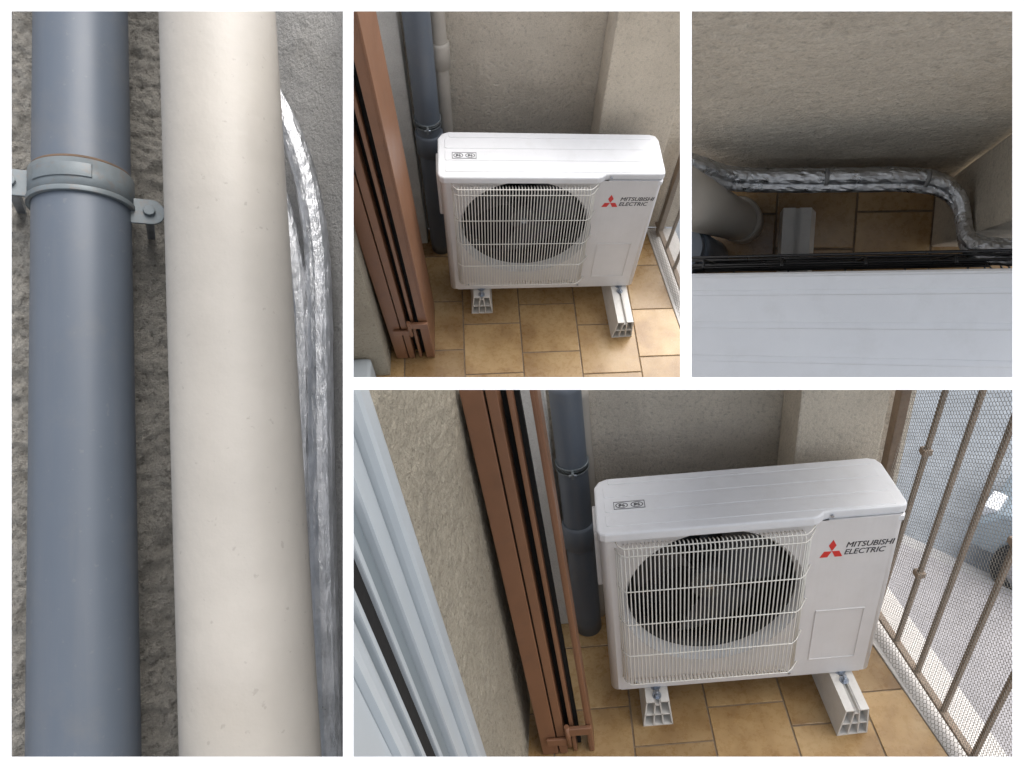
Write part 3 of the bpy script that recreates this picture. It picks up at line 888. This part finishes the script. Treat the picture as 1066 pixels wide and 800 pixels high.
# white window at the left edge, standing in the facade
wf = top('window', (-0.255, -0.60, ZF), 'pale blue white window frame and sash at the left edge of the %s' % LV, 'window', 'white balcony windows')
WLEAN = 0.085
def strip(name, y0, y1, x0, x1, mat, par, bev=0.004, z0=ZF + 0.02, z1=1.75):
    q = MB(); q.box(x0, x1, y0, y1, z0, z1)
    if WLEAN: q.map(lambda p_: (p_.x, p_.y - 0.022 - WLEAN * (p_.z - 0.9), p_.z))
    return part(name, q, mat, par, bev)
strip('jamb', -1.25, -0.574, -0.36, -0.302, 'frame_white', wf)
fr = strip('frame', -0.612, -0.570, -0.290, -0.236, 'frame_white', wf, 0.010)
strip('frame_lip', -0.648, -0.6125, -0.285, -0.252, 'frame_white', fr, 0.004)
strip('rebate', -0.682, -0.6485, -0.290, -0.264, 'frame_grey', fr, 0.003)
strip('rebate_bead', -0.692, -0.6825, -0.285, -0.257, 'frame_white', fr, 0.002)
strip('sash_gap_shade', -0.727, -0.6925, -0.300, -0.2625, 'gap_black', fr, 0.001)  # black strip painted as the shade in the gap beside the sash
sa = strip('sash', -0.737, -0.7275, -0.290, -0.255, 'frame_white', wf, 0.003)
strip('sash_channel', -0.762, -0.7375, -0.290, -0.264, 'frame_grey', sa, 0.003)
strip('sash_bevel', -0.792, -0.7625, -0.290, -0.246, 'frame_white', sa, 0.010)
strip('sash_panel', -1.15, -0.7925, -0.290, -0.256, 'frame_white', sa, 0.002)
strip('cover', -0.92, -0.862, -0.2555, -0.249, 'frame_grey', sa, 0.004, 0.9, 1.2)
WLEAN = 0.0

# street below the balcony
CUR = Place(Matrix.Identity(4), [])
GZ = -3.2
g = MB(); g.add([(-400, -400, GZ), (400, -400, GZ), (400, 400, GZ), (-400, 400, GZ)], [(0, 1, 2, 3)])
top('street', (0, 0, GZ), kind='structure', mb=g, mat='asphalt')
kd = Vector((0.68, -0.73, 0)).normalized(); kn = Vector((kd.y, -kd.x, 0))
k0 = Vector((3.30, 3.24, GZ))
def strip_on(n0, n1, l0, l1, z0, z1):
    q = MB(); vs = []
    for z in (z0, z1):
        for l_, n_ in ((l0, n0), (l1, n0), (l1, n1), (l0, n1)):
            p_ = k0 + kd * l_ + kn * n_; vs.append((p_.x, p_.y, z))
    q.add(vs, [(0, 3, 2, 1), (4, 5, 6, 7), (0, 1, 5, 4), (1, 2, 6, 5), (2, 3, 7, 6), (3, 0, 4, 7)])
    return q
if (Vector((0, 0, GZ)) - k0).dot(kn) < 0: kn = -kn
top('pavement', tuple(k0), kind='structure', mb=strip_on(0.14, 4.2, -30, 30, GZ + 0.004, GZ + 0.12), mat='pavement')
ks = top('kerb', tuple(k0), kind='structure', mb=strip_on(0.0, 0.135, -30, 30, GZ + 0.002, GZ + 0.11), mat='kerb')

# parked car beyond the kerb
def parked_car(pos, ang, label):
    c = bpy.data.objects.new('parked_car', None); COL.objects.link(c)
    c.matrix_world = Matrix.Translation(pos) @ Matrix.Rotation(ang, 4, 'Z')
    setp(c, label, 'car'); c['o'] = [0, 0, 0]
    side = [(0.0, 0.32), (0.05, 0.62), (0.22, 0.80), (1.0, 0.92), (1.55, 1.36), (2.9, 1.42), (3.55, 0.98), (3.9, 0.90), (3.98, 0.55), (3.95, 0.30)]
    m_ = MB(); m_.prism(side, 0.0, 1.65, 'y')
    def tumble(p_):
        k = max(0.0, p_.z - 0.9) * 0.32; y = p_.y
        return (p_.x, y + (k if y < 0.8 else -k), p_.z)
    m_.map(tumble)
    body = part('body', m_, 'car_paint', c, 0.06, seg=3)
    for y in (0.03, 1.62):
        q = MB(); s_ = 1 if y < 1 else -1
        q.prism([(1.18, 0.98), (1.62, 1.30), (2.82, 1.34), (3.25, 1.0)], y - 0.02 * s_ + 0.07 * s_, y + 0.075 * s_, 'y'); part('side_window', q, 'car_glass', body)
    for x in (0.55, 3.25):
        for y in (0.02, 1.63):
            q = MB(); q.ring((x, y, 0.31), 0.19, 0.31, -0.10, 0.10, 32, 'y'); wh = part('wheel', q, 'tyre', c, 0.02)
            q = MB(); q.ring((x, y, 0.31), 0.0, 0.19, -0.085, 0.085, 24, 'y'); part('rim', q, 'rim', wh)
    for y in (0.25, 1.4):
        q = MB(); q.box(0.03, 0.16, y - 0.14, y + 0.14, 0.62, 0.74); part('headlight', q, 'lamp_clear', c, 0.03)
    return c
parked_car(Vector((3.58, 2.80, GZ)) - kn * 0.10 - kd * 0.38, math.atan2(kd.y, kd.x), 'grey blue car parked on the street below the railing of the %s' % LV)

# ------------------------------------------------------------------ upper middle view
CUR = UPPER
UV = 'upper middle view'
eU = lambda y: 1.006 - 0.12 * y
tiled_floor(-0.70, 1.06, -0.9, YB, [-0.70, -0.455, -0.205, 0.045, 0.295, 0.550, 0.812, 1.07], [0.03, 0.03, 0.03, -0.095, 0.003, -0.116, -0.04], 0.253, eU)
rough_wall('back_wall', 'beige rendered wall behind the unit in the %s' % UV, -0.45, 1.10, ZF, 1.18, YB, 0.1, 'stucco_back')
pm = MB(); pm.box(0.60, 0.885, 0.295, YB - 0.006, ZF, 1.2)
top('pillar', (0.60, 0.295, ZF), 'beige rendered pillar at the right of the back wall in the %s' % UV, 'pillar', 'rendered corner pillars', mb=pm, mat='stucco_pillar', bevel=0.006)
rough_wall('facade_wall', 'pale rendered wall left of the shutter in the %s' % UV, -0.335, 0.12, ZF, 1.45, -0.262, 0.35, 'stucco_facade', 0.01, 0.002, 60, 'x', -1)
wm_ = MB(); wm_.box(-0.40, -0.105, 0.36, YB - 0.006, ZF, 1.2)
top('white_pier', (-0.25, 0.36, ZF), 'narrow white rendered strip of wall behind the shutter in the %s' % UV, 'wall', 'white strips beside the pipes', mb=wm_, mat='stucco_white', bevel=0.006)
air_conditioner('white outdoor air conditioner with red logo in the %s' % UV)
support_rail(0.745, -0.188, 0.33, 'white moulded support rail under the logo end of the unit in the %s' % UV, math.radians(2))
support_rail(0.130, -0.039, 0.36, 'white moulded support rail under the fan end of the unit in the %s' % UV)
downpipe(-0.043, 0.34, 0.045, ZF, 1.2, 'grey_pvc', 'grey plastic pipe beside the shutter in the %s' % UV, ((0.60, True),), (0.50,))
downpipe(0.018, 0.405, 0.028, ZF, 1.15, 'cream_pipe', 'thin cream pipe behind the grey pipe in the %s' % UV, (), (0.83,), )
shutter(-0.26, 1.52, 'brown folded metal shutter beside the grey pipe in the %s' % UV, 0.032, 0.12, 0.0, True)
lineU = lambda y: 1.062 - 0.13 * y
railing(lineU, -0.75, 0.44, -0.085, 1.1, (-0.505, -0.37, -0.24, -0.10, 0.036, 0.155, 0.28), 0.02, 'brown barred railing with wire net right of the unit in the %s' % UV)
po = MB(); po.box(lineU(0.40) - 0.008, lineU(0.40) + 0.016, 0.385, 0.425, ZF, 1.12)
top('railing_post', (lineU(0.4), 0.40, ZF), 'dark brown post where the net meets the pillar in the %s' % UV, 'post', 'railing end posts', mb=po, mat='rail_brown', bevel=0.003)
kb = MB(); kb.prism([(eU(-0.9) + 0.004, -0.9), (lineU(-0.9) + 0.10, -0.9), (lineU(0.44) + 0.10, 0.44), (eU(0.44) + 0.004, 0.44)], ZF - 0.1, ZF + 0.002)
top('balcony_kerb', (1.0, 0, ZF), kind='structure', mb=kb, mat='curb_white', bevel=0.004)
wf = top('window', (-0.36, -0.32, ZF), 'corner of a white window frame at the bottom left of the %s' % UV, 'window', 'white balcony windows')
strip('sill', -0.80, -0.337, -0.62, -0.316, 'frame_white', wf, 0.014, ZF + 0.001, ZF + 0.15)
strip('frame', -0.80, -0.42, -0.62, -0.375, 'frame_white', wf, 0.008, ZF + 0.151, ZF + 0.21)

# ------------------------------------------------------------------ upper right view: down behind the unit
CUR = BEHIND
BV = 'upper right view'
tiled_floor(-0.35, 0.80, 0.0, YB, [-0.35, -0.19, 0.005, 0.205, 0.412, 0.60, 0.80], [0.38, 0.38, 0.385, 0.29, 0.388, 0.30], 0.21)
rough_wall('back_wall', 'grey beige rendered wall above the foil conduit in the %s' % BV, -0.5, 0.62, ZF, 1.28, YB, 0.1, 'stucco_back', 0.007, 0.0025, 60)
pm = MB(); pm.box(0.60, 0.80, 0.296, YB - 0.006, ZF, 0.95)
top('pillar', (0.60, 0.296, ZF), 'dark shaded rendered pillar at the right edge of the %s' % BV, 'pillar', 'rendered corner pillars', mb=pm, mat='stucco_pillar', bevel=0.006)
air_conditioner('white air conditioner top seen from above in the %s' % BV, math.radians(1.8), (-0.075, -0.012, 0.0))
support_rail(0.262, -0.05, 0.387, 'white moulded support rail on the tiles behind the unit in the %s' % BV, 0, False)
downpipe(0.112, 0.362, 0.053, ZF, 1.3, 'cream_pipe', 'thick cream pipe slanting in from the left of the %s' % BV, (), (ZF + 0.055,), lean=(-0.045, -0.035))
downpipe(0.03, 0.265, 0.05, ZF, 0.40, 'grey_pvc', 'short grey pipe end at the lower left of the %s' % BV, (), (0.30,))
conduit([(0.00, 0.425, 0.60), (0.08, 0.412, 0.50), (0.13, 0.405, 0.42), (0.22, 0.405, 0.375), (0.36, 0.405, 0.355), (0.47, 0.405, 0.34), (0.535, 0.395, 0.33), (0.57, 0.365, 0.325), (0.58, 0.325, 0.33), (0.585, 0.285, 0.36), (0.61, 0.265, 0.39), (0.66, 0.258, 0.42), (0.75, 0.255, 0.45)],
        ((0, 0, 0, 0.0145, 'foil'), (0.002, -0.017, -0.012, 0.0115, 'foil'), (0, 0.012, -0.03, 0.012, 'foil')), 'silver foil conduit bundle bending along the wall in the %s' % BV, ((37, 0.0165), (55, 0.0165)))

# ------------------------------------------------------------------ tall left view: pipes close up
CUR = PIPES
PV = 'tall left view'
rough_wall('facade_wall', 'rough pitted cement wall behind the two pipes in the %s' % PV, -0.35, 0.19, -0.55, 1.0, 0.925, 0.06, 'cement_rough', 0.0032, 0.007, 60)
sw = rough_wall('side_wall', 'smooth grey rendered wall at the right edge of the %s' % PV, -0.62, 0.0, -0.55, 1.0, 0.0, 0.06, 'stucco_near', 0.006, 0.0014, 50, 'x', 1)
sw.matrix_world = CUR.m @ Matrix.Translation((0.105, 0.918, 0)) @ Matrix.Rotation(math.radians(36), 4, 'Z') @ Matrix.Translation((0, -0.62, -0.55))
t_ = downpipe(-0.084, 0.861, 0.045, -0.55, 1.0, 'grey_pvc', 'blue grey plastic pipe with metal clamp in the %s' % PV, (), ())
# clamp: two half bands with flat lugs
cz = 0.413
q = MB(); q.ring((-0.084, 0.861, cz), 0.0456, 0.0482, -0.019, 0.019, 64)
cl = part('clamp', q, 'clamp_zinc', t_)
q = MB(); q.ring((-0.084, 0.861, cz - 0.016), 0.0482, 0.0496, -0.003, 0.003, 64); part('clamp_edge', q, 'clamp_zinc', cl, 0.001)
q = MB(); q.ring((-0.084, 0.861, cz + 0.004), 0.0482, 0.0498, -0.007, 0.009, 40, a0=math.radians(215), a1=math.radians(285)); part('clamp_tongue', q, 'clamp_zinc', cl, 0.001)
q = MB(); q.ring((-0.084, 0.861, cz + 0.0215), 0.0452, 0.0460, -0.0022, 0.0014, 64); part('rust_line', q, 'rust', cl)
for sx, x0, z_ in ((1, -0.040, cz - 0.016), (-1, -0.128, cz + 0.004)):
    lug = rounded(min(x0, x0 + sx * 0.033), max(x0, x0 + sx * 0.033), z_ - 0.017, z_ + 0.013, 0.012, 5, (0.002, 0.013, 0.013, 0.002) if sx > 0 else (0.013, 0.002, 0.002, 0.013))
    q = MB(); q.prism(lug, 0.852, 0.855, 'y'); lo = part('lug', q, 'clamp_zinc', cl, 0.0008)
    q = MB(); q.ring((x0 + sx * 0.018, 0.852, z_ - 0.002), 0.0, 0.0062, -0.005, 0.0, 8, 'y', smooth=False); part('screw', q, 'clamp_zinc', lo, 0.001)
    q = MB(); q.box(x0 + sx * 0.018 - 0.004, x0 + sx * 0.018 + 0.004, 0.856, 0.922, z_ - 0.006, z_ + 0.002); part('wall_pin', q, 'zinc', lo)
downpipe(0.050, 0.727, 0.0565, -0.55, 1.0, 'cream_pipe', 'thick cream painted pipe in the middle of the %s' % PV)
k_ = 0.93
conduit([(x_ * k_, 0.805, z_ * k_ + 0.012) for x_, z_ in ((0.080, 0.63), (0.112, 0.575), (0.137, 0.515), (0.152, 0.45), (0.159, 0.37), (0.158, 0.28), (0.147, 0.07), (0.137, -0.2), (0.130, -0.5))],
        ((0, 0, 0, 0.0145, 'foil_upright'), (-0.0235, 0.008, -0.06, 0.0115, 'foil_upright')), 'silver foil wrapped conduit between cream pipe and side wall in the %s' % PV, (), 0.07)

for pl_ in (PIPES, UPPER, BEHIND, LOWER):
    clip_place(pl_)
for o in bpy.data.objects:
    if 'o' in o.keys(): del o['o']
